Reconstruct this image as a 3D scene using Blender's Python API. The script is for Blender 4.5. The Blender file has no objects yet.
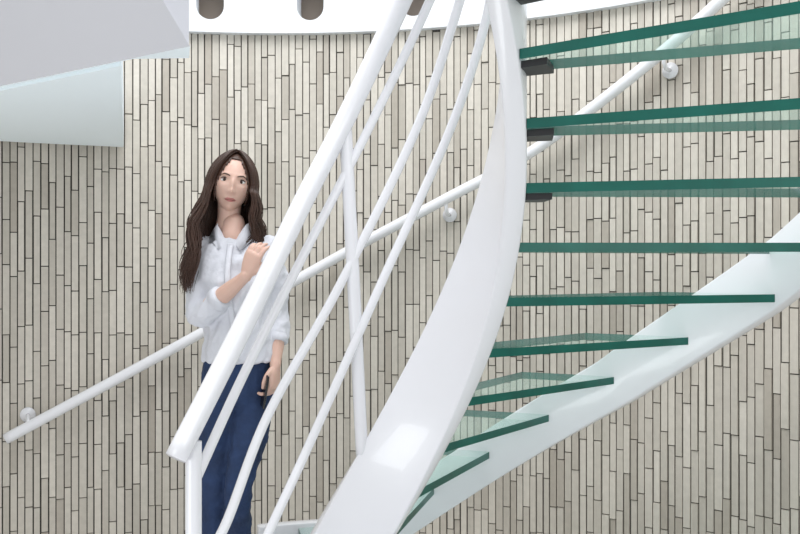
import bpy, bmesh, math, random
from mathutils import Vector, Matrix, Euler
random.seed(4)
sc = bpy.context.scene
try:
    sc.view_settings.view_transform = 'Standard'
except Exception: pass
CZ = 1.286
# ------------------------------------------------------------ materials
def mat(name, col, rough=.5, metal=0, noise=None, bump=None, coat=0, sss=0):
    m = bpy.data.materials.new(name); m.use_nodes = True
    nt = m.node_tree; b = nt.nodes['Principled BSDF']
    b.inputs['Base Color'].default_value = (*col, 1)
    b.inputs['Roughness'].default_value = rough
    b.inputs['Metallic'].default_value = metal
    b.inputs['Coat Weight'].default_value = coat
    if sss:
        b.inputs['Subsurface Weight'].default_value = sss
        b.inputs['Subsurface Scale'].default_value = .01
    tc = nt.nodes.new('ShaderNodeTexCoord')
    if noise:
        n = nt.nodes.new('ShaderNodeTexNoise'); n.inputs['Scale'].default_value = noise[0]
        n.inputs['Detail'].default_value = 5
        nt.links.new(tc.outputs['Object'], n.inputs['Vector'])
        r = nt.nodes.new('ShaderNodeMix'); r.data_type = 'RGBA'
        r.inputs[6].default_value = (*[c*(1-noise[1]) for c in col], 1)
        r.inputs[7].default_value = (*[min(1, c*(1+noise[1])) for c in col], 1)
        nt.links.new(n.outputs['Fac'], r.inputs[0]); nt.links.new(r.outputs[2], b.inputs['Base Color'])
    if bump:
        n2 = nt.nodes.new('ShaderNodeTexNoise'); n2.inputs['Scale'].default_value = bump[0]
        n2.inputs['Detail'].default_value = 4
        nt.links.new(tc.outputs['Object'], n2.inputs['Vector'])
        bp = nt.nodes.new('ShaderNodeBump'); bp.inputs['Strength'].default_value = bump[1]
        bp.inputs['Distance'].default_value = bump[2]
        nt.links.new(n2.outputs['Fac'], bp.inputs['Height']); nt.links.new(bp.outputs[0], b.inputs['Normal'])
    return m
M_white = mat('white_painted_steel', (.79,.79,.82), .25, noise=(3,.02), coat=.3)
M_plaster = mat('white_plaster', (.74,.76,.79), .8, noise=(2,.02))
M_soffit = mat('soffit_plaster', (.86,.94,.98), .8)
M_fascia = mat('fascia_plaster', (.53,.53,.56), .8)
M_mortar = mat('dark_mortar', (.075,.068,.06), .95, noise=(60,.3))
M_floor = mat('pale_stone_floor', (.70,.70,.68), .5, noise=(8,.06))
M_bracket = mat('dark_steel', (.02,.02,.022), .5)
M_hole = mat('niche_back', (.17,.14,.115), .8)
M_edge = mat('green_glass_edge', (.0,.115,.088), .34, noise=(9,.35))
M_skin = mat('skin', (.64,.42,.34), .5, noise=(30,.05), sss=.08)
M_shirt = mat('white_cotton', (.63,.64,.69), .85, bump=(14,.7,.02))
M_jeans = mat('blue_denim', (.012,.030,.085), .85, noise=(14,.6), bump=(10,.8,.03))
M_hair = mat('brown_hair', (.050,.022,.013), .42, noise=(40,.4))
M_eye = mat('eye_white', (.72,.70,.68), .2)
M_iris = mat('iris_brown', (.03,.015,.01), .15)
M_shoe = mat('white_leather_shoe', (.6,.6,.6), .5)
M_phone = mat('black_phone', (.01,.01,.012), .2)

# tile
M_tile = bpy.data.materials.new('vertical_tile'); M_tile.use_nodes = True
nt = M_tile.node_tree; b = nt.nodes['Principled BSDF']; b.inputs['Roughness'].default_value = .8
g = nt.nodes.new('ShaderNodeNewGeometry'); cr = nt.nodes.new('ShaderNodeValToRGB')
cr.color_ramp.elements[0].color = (.46,.415,.355,1); cr.color_ramp.elements[1].color = (.70,.655,.58,1)
e = cr.color_ramp.elements.new(.15); e.color = (.555,.515,.45,1)
nt.links.new(g.outputs['Random Per Island'], cr.inputs[0])
tc = nt.nodes.new('ShaderNodeTexCoord'); n = nt.nodes.new('ShaderNodeTexNoise'); n.inputs['Scale'].default_value = 35
nt.links.new(tc.outputs['Object'], n.inputs['Vector'])
mx = nt.nodes.new('ShaderNodeMix'); mx.data_type = 'RGBA'; mx.blend_type = 'MULTIPLY'; mx.inputs[0].default_value = .2
nt.links.new(cr.outputs[0], mx.inputs[6]); nt.links.new(n.outputs['Fac'], mx.inputs[7]); nt.links.new(mx.outputs[2], b.inputs['Base Color'])
# glass face
M_glass = bpy.data.materials.new('green_glass'); M_glass.use_nodes = True
nt = M_glass.node_tree; b = nt.nodes['Principled BSDF']; out = nt.nodes['Material Output']
b.inputs['Base Color'].default_value = (.76,.90,.86,1); b.inputs['Roughness'].default_value = .06
tr = nt.nodes.new('ShaderNodeBsdfTransparent'); tr.inputs[0].default_value = (.91,.98,.96,1)
ms = nt.nodes.new('ShaderNodeMixShader'); ms.inputs[0].default_value = .18
nt.links.new(tr.outputs[0], ms.inputs[1]); nt.links.new(b.outputs[0], ms.inputs[2]); nt.links.new(ms.outputs[0], out.inputs[0])

# ------------------------------------------------------------ helpers
def empty(name):
    o = bpy.data.objects.new(name, None); sc.collection.objects.link(o); return o
def mkobj(name, bm, mats, parent=None, smooth=True, bevel=0):
    bmesh.ops.recalc_face_normals(bm, faces=bm.faces)
    me = bpy.data.meshes.new(name); bm.to_mesh(me); bm.free()
    if not isinstance(mats, (list, tuple)): mats = [mats]
    for m in mats: me.materials.append(m)
    for p in me.polygons: p.use_smooth = smooth
    o = bpy.data.objects.new(name, me); sc.collection.objects.link(o)
    if parent: o.parent = parent
    if bevel:
        md = o.modifiers.new('b', 'BEVEL'); md.width = bevel; md.segments = 2; md.limit_method = 'ANGLE'
    return o
def catmull(P, n=8):
    P = [Vector(p) for p in P]; Q = [P[0]*2-P[1]]+P+[P[-1]*2-P[-2]]; out = []
    for i in range(1, len(Q)-2):
        for j in range(n):
            t = j/n; a,b_,c,d = Q[i-1],Q[i],Q[i+1],Q[i+2]
            out.append(.5*((2*b_)+(c-a)*t+(2*a-5*b_+4*c-d)*t*t+(3*b_-a-3*c+d)*t**3))
    out.append(P[-1]); return out
def tube(bm, pts, rad, seg=12, flat=1.0, up=None, mi=0):
    pts = [Vector(p) for p in pts]; n = len(pts)
    R = rad if isinstance(rad, (list, tuple)) else [rad]*n
    rings = []; u = None
    for i, p in enumerate(pts):
        t = (pts[min(i+1,n-1)]-pts[max(i-1,0)]).normalized()
        if u is None:
            a = Vector(up) if up else (Vector((0,0,1)) if abs(t.z) < .9 else Vector((1,0,0)))
            u = (a - t*a.dot(t)).normalized()
        else:
            u = (u - t*u.dot(t)).normalized()
        v = t.cross(u)
        rings.append([bm.verts.new(p + u*math.cos(2*math.pi*k/seg)*R[i]*flat + v*math.sin(2*math.pi*k/seg)*R[i]) for k in range(seg)])
    for i in range(n-1):
        for k in range(seg):
            f = bm.faces.new((rings[i][k], rings[i][(k+1)%seg], rings[i+1][(k+1)%seg], rings[i+1][k])); f.material_index = mi; f.smooth = True
    for r in (rings[0], rings[-1]):
        f = bm.faces.new(r); f.material_index = mi
def lerp_tab(tab, x):
    tab = sorted(tab)
    if x <= tab[0][0]: return tab[0][1]
    for (a, va), (b_, vb) in zip(tab, tab[1:]):
        if x <= b_:
            return va+(vb-va)*(x-a)/(b_-a)
    return tab[-1][1]
def capsule(bm, pts, rads, seg=14, n=6):
    P = catmull(pts, n); m = len(pts)-1; R = []
    for i in range(len(P)):
        s = i/n; k = min(int(s), m-1); f = s-k; f = f*f*(3-2*f)
        R.append(rads[k]*(1-f)+rads[k+1]*f)
    a = (P[0]-P[1]).normalized(); c = (P[-1]-P[-2]).normalized()
    P2 = [P[0]+a*R[0]*.9, P[0]+a*R[0]*.6]+P+[P[-1]+c*R[-1]*.6, P[-1]+c*R[-1]*.9]
    R2 = [R[0]*.3, R[0]*.8]+R+[R[-1]*.8, R[-1]*.3]
    tube(bm, P2, R2, seg)
def ringloft(bm, rings, seg=32):
    V = []
    for (cx,cy,z,rx,ry) in rings:
        V.append([bm.verts.new((cx+rx*math.cos(2*math.pi*k/seg), cy+ry*math.sin(2*math.pi*k/seg), z)) for k in range(seg)])
    for i in range(len(V)-1):
        for k in range(seg): bm.faces.new((V[i][k], V[i][(k+1)%seg], V[i+1][(k+1)%seg], V[i+1][k]))
    bm.faces.new(V[0]); bm.faces.new(V[-1])
def remesh(o, vox, smooth=6, fac=.5):
    md = o.modifiers.new('r', 'REMESH'); md.mode = 'VOXEL'; md.voxel_size = vox; md.use_smooth_shade = True
    s = o.modifiers.new('s', 'SMOOTH'); s.iterations = smooth; s.factor = fac
def W(px, py, d):
    return Vector(((px-400)/888.9*d, d, CZ+(267-py)/888.9*d))

# ------------------------------------------------------------ tower wall
TC = Vector((-.6, 1.6)); TR = 2.9
bm = bmesh.new()
def wp(phi, r, z): return (TC.x+r*math.cos(phi), TC.y+r*math.sin(phi), z)
def sector(bm, a0, a1, r0, r1, z0, z1, mi=0, n=1):
    prev = None
    fs = []
    for i in range(n+1):
        a = a0+(a1-a0)*i/n
        cur = [bm.verts.new(wp(a, r, z)) for r, z in ((r0,z0),(r0,z1),(r1,z1),(r1,z0))]
        if prev:
            for k in range(4): fs.append(bm.faces.new((prev[k], prev[(k+1)%4], cur[(k+1)%4], cur[k])))
        else: fs.append(bm.faces.new(cur))
        prev = cur
    fs.append(bm.faces.new(prev))
    for f in fs: f.material_index = mi
A0, A1 = math.radians(-12), math.radians(192)
ZB, ZT = -.11, CZ+1.174
sector(bm, A0, A1, TR+.010, TR+.2, ZB, ZT, 1, 80)
a = A0
while a < A1:
    w = random.uniform(.031, .039); da = w/TR
    z = ZB - random.uniform(0, .28)
    while z < ZT:
        L = random.choice((.22,.27,.27,.33))+random.uniform(-.01,.01)
        z0, z1 = max(z, ZB), min(z+L-.005, ZT)
        if z1-z0 > .01:
            pr = random.uniform(-.005, .003)
            gp = (.0048+random.choice((0,0,0,.003)))/TR
            sector(bm, a+gp*.5, a+da-gp*.5, TR+pr, TR+.012, z0, z1, 0)
        z += L
    a += da
wall = mkobj('wall_curved', bm, [M_tile, M_mortar], smooth=False)

# upper plaster band with arched niches
bm = bmesh.new(); sector(bm, A0, A1, TR-.04, TR+.32, ZT, 4.3, 0, 120)
band = mkobj('wall_upper', bm, [M_plaster, M_hole], smooth=False)
bm = bmesh.new()
for deg in (118,107.5,97,87,76.5,66,55.5,45):
    ph = math.radians(deg); rad = .068; prof = []
    for k in range(17):
        t = math.pi+math.pi*k/16; prof.append((rad*math.cos(t), rad*math.sin(t)))
    for k in range(17):
        t = math.pi*k/16; prof.append((rad*math.cos(t), .12+rad*math.sin(t)))
    cz = CZ+1.305; V = []
    for r in (TR-.3, TR+.10):
        c = Vector(wp(ph, r, cz)); tx = Vector((-math.sin(ph), math.cos(ph), 0))
        V.append([bm.verts.new(c+tx*x+Vector((0,0,1))*z) for x, z in prof])
    nn = len(prof)
    for k in range(nn): bm.faces.new((V[0][k], V[0][(k+1)%nn], V[1][(k+1)%nn], V[1][k]))
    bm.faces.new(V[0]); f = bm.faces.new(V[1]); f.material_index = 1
cut = mkobj('cutter', bm, [M_plaster, M_hole], smooth=False)
md = band.modifiers.new('bool', 'BOOLEAN'); md.operation = 'DIFFERENCE'; md.object = cut; md.solver = 'EXACT'
dg = bpy.context.evaluated_depsgraph_get()
nm = bpy.data.meshes.new_from_object(band.evaluated_get(dg)); band.modifiers.clear(); band.data = nm
bpy.data.objects.remove(cut)

# floor + round landing platform
bm = bmesh.new(); bmesh.ops.create_cone(bm, cap_ends=True, segments=96, radius1=4.5, radius2=4.5, depth=.1, matrix=Matrix.Translation((-.6,1.6,-.16)))
mkobj('floor', bm, M_floor, smooth=False)
SC = Vector((-.178, 2.6))
bm = bmesh.new(); bmesh.ops.create_cone(bm, cap_ends=True, segments=96, radius1=1.36, radius2=1.36, depth=.11, matrix=Matrix.Translation((SC.x,SC.y,-.055)))
mkobj('landing_platform', bm, M_white, smooth=False, bevel=.006)

# ------------------------------------------------------------ upper landing (soffit + fascia)
ul = empty('upper_landing')
def prism(bm, poly, z0, z1, mi=0):
    A = [bm.verts.new((x,y,z0)) for x,y in poly]; B = [bm.verts.new((x,y,z1)) for x,y in poly]; n=len(poly)
    for f in [bm.faces.new(A), bm.faces.new(B)]+[bm.faces.new((A[k],A[(k+1)%n],B[(k+1)%n],B[k])) for k in range(n)]: f.material_index = mi
zs = CZ+.60
bm = bmesh.new()
poly = [(-.815,2.60), (-1.355,4.36)]
for deg in range(108, 131, 3):
    poly.append(wp(math.radians(deg), TR-.05, 0)[:2])
poly[-1] = (-2.40, 3.72)
prism(bm, poly, zs-.012, zs+.22)
mkobj('soffit', bm, M_soffit, ul, smooth=False)
bm = bmesh.new()
P0 = Vector((-2.38, 3.676)); P1 = Vector((-.567, 2.40)); dr = (P1-P0).normalized()
back = P1+Vector((-.05,.20))
zb, zt = zs-.004, zs+1.0
tf = P1 - dr*1.0*.78
vb = [bm.verts.new((*P0, zb)), bm.verts.new((*P1, zb)), bm.verts.new((*back, zb+.015)), bm.verts.new((-.79, 2.61, zb+.015)), bm.verts.new((P0.x+.05, P0.y+.03, zb+.003))]
vt = [bm.verts.new((*P0, zt)), bm.verts.new((*tf, zt)), bm.verts.new((*back, zt)), bm.verts.new((-.79, 2.61, zt)), bm.verts.new((P0.x+.05, P0.y+.03, zt))]
f = bm.faces.new(vb); f.material_index = 1
bm.faces.new(vt)
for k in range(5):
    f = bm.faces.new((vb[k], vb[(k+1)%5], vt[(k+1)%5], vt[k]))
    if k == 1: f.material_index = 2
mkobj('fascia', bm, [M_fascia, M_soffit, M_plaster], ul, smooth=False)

# ------------------------------------------------------------ staircase
st = empty('spiral_staircase')
def ztread(th): return CZ-.776+.17*(64-th)/11
ro_tab = [(-80,1.64),(9,1.62),(20,1.58),(31,1.48),(42,1.38),(53,1.31),(64,1.26),(110,1.22)]
def sp(th, r, z): a = math.radians(th); return (SC.x+r*math.cos(a), SC.y+r*math.sin(a), z)
def helix_plate(name, rf, t, lo, hi, th0, th1, n=120, zmin=.0, topmin=.0):
    bm = bmesh.new(); prev = None
    for i in range(n+1):
        th = th0+(th1-th0)*i/n; z = ztread(th); r = rf(th)
        l_ = lo(th) if callable(lo) else lo; h_ = hi(th) if callable(hi) else hi
        zl = max(z+l_, zmin); zh = max(z+h_, topmin, zl+.01)
        cur = [bm.verts.new(sp(th, rr, zz)) for rr, zz in ((r,zl),(r,zh),(r+t,zh),(r+t,zl))]
        if prev:
            for k in range(4): bm.faces.new((prev[k],prev[(k+1)%4],cur[(k+1)%4],cur[k]))
        else: bm.faces.new(cur)
        prev = cur
    bm.faces.new(prev)
    return mkobj(name, bm, M_white, st, smooth=True, bevel=.006)
helix_plate('inner_stringer', lambda th: .482, .062, -.035, .47, 107, -62, 140)
olo = [(-60,-.04),(12,-.04),(40,-.13),(110,-.15)]; ohi = [(-60,.26),(12,.23),(24,.18),(45,.10),(110,.10)]
helix_plate('outer_stringer', lambda th: lerp_tab(ro_tab, th), .05, lambda t: lerp_tab(olo,t), lambda t: lerp_tab(ohi,t), 110, -50, 140, topmin=.19)
skew = [(-60,-10),(-24,-9),(-2,-8),(9,-5),(22,0),(110,0)]
idx = 0
for j in range(-1, 12):
    th = 64-11*(9-j)
    z = ztread(th)
    if z < .05: continue
    idx += 1
    bm = bmesh.new(); r0 = .545
    span = 16; tho = th+lerp_tab(skew, th)
    N = 6
    pts = [sp(th, r0, 0)]
    for q in range(N+1):
        a = tho+span*q/N; pts.append(sp(a, lerp_tab(ro_tab, a)+.004, 0))
    pts.append(sp(th+span, r0, 0))
    A = [bm.verts.new((p[0],p[1],z-.028)) for p in pts]; B = [bm.verts.new((p[0],p[1],z)) for p in pts]; n = len(pts)
    for f in (bm.faces.new(A), bm.faces.new(B)): f.material_index = 0
    for q in range(n):
        f = bm.faces.new((A[q],A[(q+1)%n],B[(q+1)%n],B[q])); f.material_index = 1
    mkobj('tread_%d' % idx, bm, [M_glass, M_edge], st, smooth=False)
    if th < 5:
        bm = bmesh.new()
        pts = [sp(th+2, .54, 0), sp(th+0, .62, 0), sp(th+11, .62, 0), sp(th+13, .54, 0)]
        A = [bm.verts.new((p[0],p[1],z-.048)) for p in pts]; B = [bm.verts.new((p[0],p[1],z-.029)) for p in pts]
        bm.faces.new(A); bm.faces.new(B)
        for q in range(4): bm.faces.new((A[q],A[(q+1)%4],B[(q+1)%4],B[q]))
        mkobj('bracket_%d' % idx, bm, M_bracket, st, smooth=False)

def tubeobj(name, P, r, parent, m=M_white, seg=16, n=10):
    bm = bmesh.new(); tube(bm, catmull(P, n), r, seg); return mkobj(name, bm, m, parent)
hand = [W(176,458,2.55), W(245,322,2.74), W(300,208,2.86), W(347,116,2.93), W(402,0,2.88), (.13,2.74,2.40), (.2,2.5,2.72), (.2,2.3,3.0), (.12,2.12,3.25)]
tubeobj('handrail', hand, .033, st)
rods = [
 [(-.600,2.605,.66), W(242,378,2.78), W(302,258,2.90), W(370,126,2.95), W(430,0,2.88), (.2,2.72,2.40), (.27,2.5,2.7), (.26,2.28,3.0)],
 [(-.605,2.605,.40), W(224,528,2.68), W(268,415,2.85), W(340,285,2.96), W(418,125,2.95), W(460,0,2.86), (.26,2.7,2.38), (.32,2.5,2.7), (.31,2.26,3.0)],
 [(-.605,2.605,.14), W(240,590,2.72), W(285,497,2.88), W(318,425,2.96), W(385,275,3.0), W(450,130,2.96), W(486,20,2.85), (.3,2.68,2.3), (.36,2.5,2.6), (.34,2.26,2.9)],
]
for i, r in enumerate(rods): tubeobj('rail_rod_%d' % (i+1), r, .0155, st, seg=12)
tubeobj('post_1', [(-.605,2.605,-.0),(-.605,2.605,.3),(-.605,2.605,.775)], .024, st)
tubeobj('post_2', [(-.132,3.105,.62), W(354,290,2.985), W(345,122,2.935)], .022, st)
bm = bmesh.new(); bmesh.ops.create_cone(bm, cap_ends=True, segments=32, radius1=.05, radius2=.05, depth=.012, matrix=Matrix.Translation((-.605,2.605,.006)))
mkobj('post_foot', bm, M_white, st, smooth=False)

# wall handrail
wh = empty('wall_handrail')
hz = [(116,-.80),(108.5,-.61),(100.9,-.41),(91,-.14),(81.8,.11),(73,.33),(64.9,.525),(56,.80),(47,1.096),(38,1.42),(28,1.78)]
tubeobj('rail', [wp(math.radians(p), TR-.085, CZ+z) for p, z in hz], .026, wh)
bm = bmesh.new()
for deg in (114, 95.5, 73, 52, 33):
    z = CZ+lerp_tab(hz, deg); a = math.radians(deg)
    up = .045 if deg > 110 else -.075
    tube(bm, [wp(a,TR-.085,z), wp(a,TR-.085,z+up*.7), wp(a,TR-.06,z+up), wp(a,TR,z+up)], .009, 10)
    tube(bm, [wp(a,TR-.016,z+up), wp(a,TR-.002,z+up)], .035, 24)
mkobj('brackets', bm, M_white, wh)

# ------------------------------------------------------------ woman
wm = empty('woman')
CX, CY = -.63, 3.4
bm = bmesh.new()
ringloft(bm, [(-.615,CY+.005,1.02,.112,.085),(-.617,CY+.005,.97,.122,.094),(-.618,CY+.01,.91,.138,.105),(-.62,CY+.012,.85,.142,.110),(-.622,CY+.01,.79,.135,.105),(-.622,CY+.01,.76,.11,.08)])
capsule(bm, [(-.685,CY+.01,.84),(-.695,CY,.66),(-.705,CY-.015,.47),(-.715,CY+.0,.30),(-.72,CY+.02,.10)], [.078,.073,.053,.049,.038])
capsule(bm, [(-.555,CY+.01,.84),(-.57,CY-.02,.66),(-.605,CY-.07,.47),(-.612,CY-.03,.30),(-.615,CY+.01,.10)], [.078,.073,.053,.049,.038])
o = mkobj('jeans', bm, M_jeans, wm); remesh(o, .007, 3)
tj = bpy.data.textures.new('denim_creases', 'CLOUDS'); tj.noise_scale = .05
md = o.modifiers.new('d', 'DISPLACE'); md.texture = tj; md.strength = .016; md.mid_level = .5
for i, x in enumerate((-.72, -.612)):
    bm = bmesh.new()
    ringloft(bm, [(x,CY-.04,.0,.036,.115),(x,CY-.04,.02,.040,.122),(x,CY-.03,.045,.038,.108),(x,CY+.0,.075,.034,.07),(x,CY+.02,.10,.036,.045)], 28)
    o = mkobj('shoe_%d' % (i+1), bm, M_shoe, wm)
# shirt
SHR = Vector((-.762,CY+.015,1.360)); ELR = Vector((-.748,CY-.08,1.105)); WRR = Vector((-.552,CY-.21,1.255))
SHL = Vector((-.500,CY+.015,1.360)); ELL = Vector((-.475,CY+.05,1.11)); WRL = Vector((-.470,CY-.05,.915))
bm = bmesh.new()
ringloft(bm, [(-.610,CY+.005,.925,.146,.115),(-.610,CY+.005,.96,.148,.117),(-.610,CY,1.02,.140,.112),(-.615,CY-.0,1.08,.130,.105),(-.625,CY-.01,1.16,.133,.108),(-.632,CY-.02,1.23,.142,.115),(-.633,CY-.005,1.31,.148,.102),(-.634,CY+.01,1.365,.142,.086),(-.635,CY+.015,1.395,.110,.070),(-.636,CY+.020,1.425,.064,.056)], 40)
capsule(bm, [SHR, SHR.lerp(ELR,.5)+Vector((-.008,0,0)), ELR, ELR.lerp(WRR,.38)], [.049,.048,.046,.042])
capsule(bm, [SHL, SHL.lerp(ELL,.5)+Vector((.006,0,0)), ELL, ELL.lerp(WRL,.45)], [.049,.048,.045,.042])
o = mkobj('shirt', bm, M_shirt, wm); remesh(o, .007, 3)
tx = bpy.data.textures.new('folds', 'CLOUDS'); tx.noise_scale = .06
fe = empty('fold_axes'); fe.parent = wm; fe.rotation_euler = (0, .5, 0); fe.scale = (1,1,2.6)
md = o.modifiers.new('d', 'DISPLACE'); md.texture = tx; md.texture_coords = 'OBJECT'; md.texture_coords_object = fe; md.strength = .040; md.mid_level = .5
bm = bmesh.new()
for a_, b_, s, e_ in ((ELR, WRR, .36, .50), (ELL, WRL, .44, .58)):
    tube(bm, [a_.lerp(b_, s), a_.lerp(b_, s+.02), a_.lerp(b_, e_-.02), a_.lerp(b_, e_)], [.040,.046,.045,.040], 20)
for sx in (-1, 1):
    c = Vector((-.636, CY-.036, 1.420))
    q = [c+Vector((sx*.060,.055,.036)), c+Vector((sx*.052,.0,.022)), c+Vector((sx*.008,-.022,-.046)), c+Vector((sx*.040,-.046,-.074)), c+Vector((sx*.082,-.012,-.030)), c+Vector((sx*.082,.05,.0))]
    A = [bm.verts.new(p) for p in q]; B = [bm.verts.new(p+Vector((sx*.002,-.006,.004))) for p in q]
    bm.faces.new(A); bm.faces.new(B)
    for k in range(6): bm.faces.new((A[k],A[(k+1)%6],B[(k+1)%6],B[k]))
pl = [(-.634,CY-.072,1.372),(-.634,CY-.115,1.31),(-.633,CY-.140,1.23),(-.627,CY-.126,1.15),(-.618,CY-.112,1.08),(-.612,CY-.118,1.0),(-.611,CY-.118,.93)]
tube(bm, catmull(pl, 4), .011, 8, .35, up=(0,1,0))
mkobj('cuffs_and_collar', bm, M_shirt, wm)
bm = bmesh.new(); capsule(bm, [(-.636,CY+.0,1.45),(-.636,CY-.028,1.405),(-.635,CY-.040,1.365)], [.044,.040,.028], 20)
mkobj('neckline', bm, M_skin, wm)
def hand_mesh(bm, wrist, d, nrm, side, curl, thumb_in=.5, s=1.0):
    d = Vector(d).normalized(); nrm = Vector(nrm); nrm = (nrm-d*nrm.dot(d)).normalized()
    lat = d.cross(nrm)*side
    T = lambda x, y, z: wrist + (d*x+lat*y+nrm*z)*s
    V = []
    for x, w, h in ((-.02,.022,.017),(.0,.025,.017),(.03,.035,.017),(.06,.040,.015),(.085,.040,.013),(.094,.034,.009)):
        V.append([bm.verts.new(T(x, w*math.copysign(abs(math.cos(t))**.7, math.cos(t)), h*math.sin(t))) for t in [2*math.pi*k/20 for k in range(20)]])
    for i in range(len(V)-1):
        for k in range(20): bm.faces.new((V[i][k],V[i][(k+1)%20],V[i+1][(k+1)%20],V[i+1][k]))
    bm.faces.new(V[0]); bm.faces.new(V[-1])
    for f, (y, L) in enumerate(((.030,.068),(.010,.077),(-.010,.071),(-.029,.056))):
        x, z = .082, 0.0; a = 0; P = [T(x-.02, y*.95, z), T(x, y, z)]
        for seg_, c in zip((.45,.31,.24), curl):
            a += math.radians(c*(1+.08*f)); x += L*seg_*math.cos(a); z -= L*seg_*math.sin(a)
            P.append(T(x, y*(1+.06*(x-.08)/.05), z))
        capsule(bm, P, [.0095*s,.0095*s,.0085*s,.0078*s,.0065*s], 12, 3)
    P = [T(.015,.018,-.004), T(.04,.043,-.010), T(.068,.056-.012*thumb_in,-.018), T(.090,.058-.028*thumb_in,-.026)]
    capsule(bm, P, [.014*s,.0115*s,.010*s,.0075*s], 12, 4)
dR = Vector((.36,-.12,.92)).normalized()
bm = bmesh.new()
capsule(bm, [ELR.lerp(WRR,.25), ELR.lerp(WRR,.55), WRR], [.036,.032,.0215])
hand_mesh(bm, WRR+dR*.004, dR, (-.45,-1,0), 1, (16,30,24), .6, .92)
o = mkobj('arm_right', bm, M_skin, wm); remesh(o, .003, 4)
dL = Vector((-.05,-.18,-1)).normalized()
bm = bmesh.new()
capsule(bm, [ELL.lerp(WRL,.25), ELL.lerp(WRL,.55), WRL], [.036,.032,.0215])
hand_mesh(bm, WRL+dL*.004, dL, (.9,-.35,0), 1, (30,42,30), .6, .92)
o = mkobj('arm_left', bm, M_skin, wm); remesh(o, .003, 4)
bm = bmesh.new(); bmesh.ops.create_cube(bm, size=1, matrix=Matrix.Translation(WRL+dL*.092+Vector((-.030,-.022,0))) @ Euler((.15,.12,.35)).to_matrix().to_4x4() @ Matrix.Diagonal((.009,.066,.125,1)))
mkobj('phone', bm, M_phone, wm, smooth=False, bevel=.004)

# head ---------------------------------------------------
HC = Vector((-.640, CY-.005, 1.604))
HR = Matrix.Rotation(math.radians(12), 4, 'Z') @ Matrix.Rotation(math.radians(9), 4, 'Y')
def G(x, s): return math.exp(-(x/s)**2)
bm = bmesh.new()
bmesh.ops.create_uvsphere(bm, u_segments=110, v_segments=90, radius=1)
for v in bm.verts:
    x, y, z = v.co
    X, Y, Z = x*.072, y*.090, z*.110
    if z < 0:
        k = min(1, -z); X *= 1-.30*k**1.8
        if y > 0: Y *= 1-.45*k
        else: Y *= 1-.10*k
    if y < 0:
        w = min(1, -y*1.6)
        Y += .010*G(X-.033,.017)*G(Z-.006,.012)*w + .010*G(X+.033,.017)*G(Z-.006,.012)*w
        Y -= .004*G(abs(X)-.030,.022)*G(Z-.026,.008)*w
        zn = (Z+.036)
        nose = G(X,.0080+.003*G(Z+.038,.010))*(.017*G(zn,.012)+.011*G(Z+.015,.018)+.004*G(Z-.004,.014)); Y -= nose*w
        Y -= .004*G(abs(X)-.010,.005)*G(Z+.041,.006)*w
        Y -= .005*G(abs(X)-.040,.018)*G(Z+.022,.020)*w
        Y -= .0075*G(X,.020)*G(Z+.0625,.0055)*w+.0075*G(X,.017)*G(Z+.073,.0055)*w
        Y += .004*G(X,.024)*G(Z+.0675,.0022)*w
        Y -= .008*G(X,.020)*G(Z+.097,.012)*w
    v.co = (X, Y, Z)
capsule(bm, [(0,.018,-.06),(.006,.024,-.12),(.014,.03,-.19)], [.046,.043,.052], 24)
for sx in (-1,1):
    capsule(bm, [(sx*.070,.012,-.030),(sx*.076,.018,-.008),(sx*.076,.022,.012)], [.007,.010,.009], 10, 3)
for v in bm.verts: v.co = (HR @ v.co)+HC
head = mkobj('head', bm, M_skin, wm)
def yface(X, Z):
    z = Z/.110; xx = X/.072
    if z < 0: xx = X/(.072*(1-.30*(-z)**1.8))
    return -.090*math.sqrt(max(.01, 1-z*z-xx*xx))*(1-.10*max(0,-z))
def strip(name, pts, r, m, flat=1):
    bm = bmesh.new(); tube(bm, [(HR@Vector(p))+HC for p in pts], r, 10, flat); return mkobj(name, bm, m, wm)
M_lip = mat('lips', (.45,.16,.15), .4)
for i, sx in enumerate((-1,1)):
    ec = Vector((sx*.031, yface(.031,.005)+.0175, .004))
    bm = bmesh.new(); bmesh.ops.create_uvsphere(bm, u_segments=24, v_segments=16, radius=.0135, matrix=Matrix.Translation((HR@ec)+HC) @ Matrix.Diagonal((1.15,1,.55,1)))
    mkobj('eye_%d' % (i+1), bm, M_eye, wm)
    ic = ec+Vector((-.0008,-.0102,0))
    bm = bmesh.new(); bmesh.ops.create_uvsphere(bm, u_segments=16, v_segments=12, radius=.0064, matrix=Matrix.Translation((HR@ic)+HC) @ Matrix.Diagonal((1,.8,1,1)))
    mkobj('iris_%d' % (i+1), bm, M_iris, wm)
    strip('lash_%d' % (i+1), [ec+Vector((sx*a_,-.0125+.10*abs(a_)*1.0,zz)) for a_, zz in ((-.014,.002),(-.007,.0072),(0,.0085),(.008,.0072),(.016,.003))], [.0008,.0019,.0022,.0022,.001], M_hair)
    strip('eyebrow_%d' % (i+1), [(sx*a_, yface(a_,zz)-.0035, zz) for a_, zz in ((.014,.020),(.024,.024),(.035,.026),(.046,.021))], [.0016,.0028,.0026,.001], M_hair)
strip('lip_upper', [(-.021,yface(.02,-.066)-.002,-.066),(-.010,yface(.01,-.063)-.0065,-.063),(0,yface(0,-.064)-.0075,-.0638),(.010,yface(.01,-.063)-.0065,-.063),(.021,yface(.02,-.066)-.002,-.066)], [.0008,.0030,.0032,.0030,.0008], M_lip)
strip('lip_lower', [(-.019,yface(.018,-.068)-.002,-.068),(-.008,yface(.008,-.072)-.006,-.0705),(.0,yface(0,-.072)-.0068,-.0715),(.008,yface(.008,-.072)-.006,-.0705),(.019,yface(.018,-.068)-.002,-.068)], [.0008,.0036,.0040,.0036,.0008], M_lip)

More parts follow.
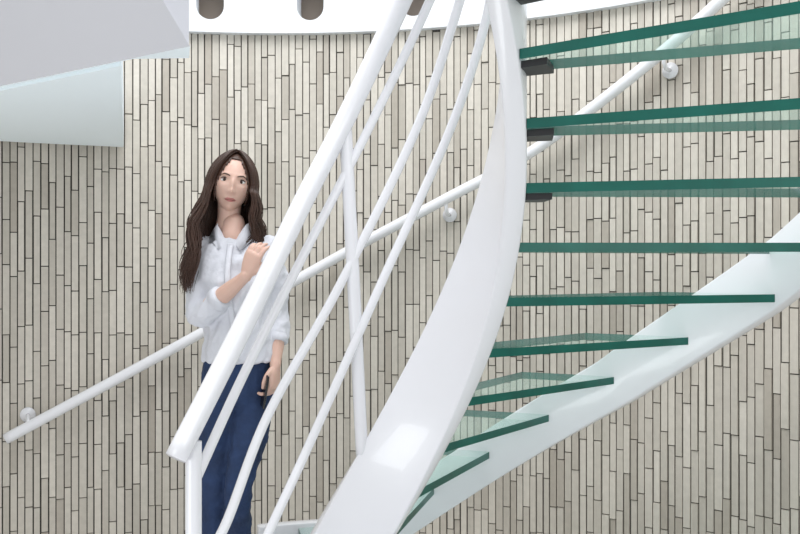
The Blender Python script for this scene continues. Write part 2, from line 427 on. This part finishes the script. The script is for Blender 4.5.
# hair
bm = bmesh.new()
bmesh.ops.create_uvsphere(bm, u_segments=64, v_segments=48, radius=1)
dele = []
for v in bm.verts:
    x, y, z = v.co
    v.co = (x*.079, y*.098+.004, z*.118)
    az = math.degrees(math.atan2(abs(x), -y)); pol = math.degrees(math.acos(max(-1,min(1,z))))
    lim = 45 if az < 18 else 45+(az-18)*1.8
    if pol > min(lim, 128): dele.append(v)
bmesh.ops.delete(bm, geom=dele, context='VERTS')
for v in bm.verts: v.co = (HR@v.co)+HC
o = mkobj('hair_cap', bm, M_hair, wm); md = o.modifiers.new('s','SOLIDIFY'); md.thickness = .004
cu = bpy.data.curves.new('hair_strands', 'CURVE'); cu.dimensions = '3D'; cu.bevel_depth = .0017; cu.bevel_resolution = 1
cu.materials.append(M_hair)
for i in range(2600):
    side = -1 if random.random() < .58 else 1
    u = random.random(); lay = random.uniform(0, .022)
    az0 = 20+u*158; az1 = 54+u*126
    P = []
    oy = -.045+.07*random.random()
    for k in range(12):
        t = k/11; pol = math.radians(4+ t*92)
        az = math.radians(az0+(az1-az0)*min(1, t*1.1))
        rx, ry, rz = .081+lay*(.3+.7*t), .100+lay, .119+lay*.5
        P.append(Vector((side*rx*math.sin(pol)*math.sin(az), -ry*math.sin(pol)*math.cos(az)+.004+ (oy*.5*(1-t)**3), rz*math.cos(pol))))
    P = [(HR@p)+HC for p in P]
    last = P[-1]; L = random.uniform(.31, .42) if side < 0 else random.uniform(.22,.31)
    frontness = max(0, 1-u*1.6)
    ph = random.gauss(0,.4)+u*2; nx = random.uniform(-.022,.022); ny = random.uniform(-.010,.010)
    for k in range(1, 23):
        t = k/22
        wv = .013*math.sin(11*t+ph)*min(1,t*2)
        if side < 0:
            dx = -.066*math.sin(t*math.pi*.62)*(.6+.4*frontness)+nx*t
            dy = (-.085*frontness+.03*(1-frontness))*t
            cxp = (CX-.085-last.x)*.30*t*(1-frontness)
        else:
            dx = (.022*math.sin(t*3.0)) - .01*t+nx*t
            dy = (.02*frontness+.05*(1-frontness))*t - .02*frontness
            cxp = (CX+.03-last.x)*.25*t
        P.append(Vector((last.x+dx+cxp+wv, last.y+dy+ny*t+wv*.5, last.z-L*t)))
    s = cu.splines.new('POLY'); s.points.add(len(P)-1)
    for q, p in enumerate(P):
        s.points[q].co = (*p, 1); s.points[q].radius = 1.0 if q < len(P)-7 else 1-.13*(q-(len(P)-7))
o = bpy.data.objects.new('hair_strands', cu); sc.collection.objects.link(o); o.parent = wm

# ------------------------------------------------------------ light
w = bpy.data.worlds.new('world'); sc.world = w; w.use_nodes = True
w.node_tree.nodes['Background'].inputs[0].default_value = (.94,.97,1,1)
w.node_tree.nodes['Background'].inputs[1].default_value = .74
def area(name, loc, aim, sx, sy, en, col=(1,1,1)):
    l = bpy.data.lights.new(name, 'AREA'); l.shape = 'RECTANGLE'; l.size = sx; l.size_y = sy; l.energy = en; l.color = col
    o = bpy.data.objects.new(name, l); o.location = loc
    o.rotation_euler = (Vector(aim)-Vector(loc)).to_track_quat('-Z','Y').to_euler(); sc.collection.objects.link(o)
area('skylight', (-.5,2.4,4.6), (-.5,2.4,0), 2.6, 2.6, 150, (.98,.99,1))
area('front_fill', (2.0,-1.8,2.6), (-.5,3.4,1.3), 2, 2, 40, (1,.99,.97))  # added fill lamp behind the camera, no window stands there
area('soffit_fill', (-1.9,1.2,.15), (-1.5,3.4,1.9), 1.0, .6, 11, (.95,.98,1))  # unseen low lamp added to brighten the soffit, not a fixture

cam = bpy.data.cameras.new('camera'); cam.lens = 40; cam.sensor_width = 36
co = bpy.data.objects.new('camera', cam); co.location = (0,0,CZ); co.rotation_euler = (math.pi/2,0,0)
sc.collection.objects.link(co); sc.camera = co
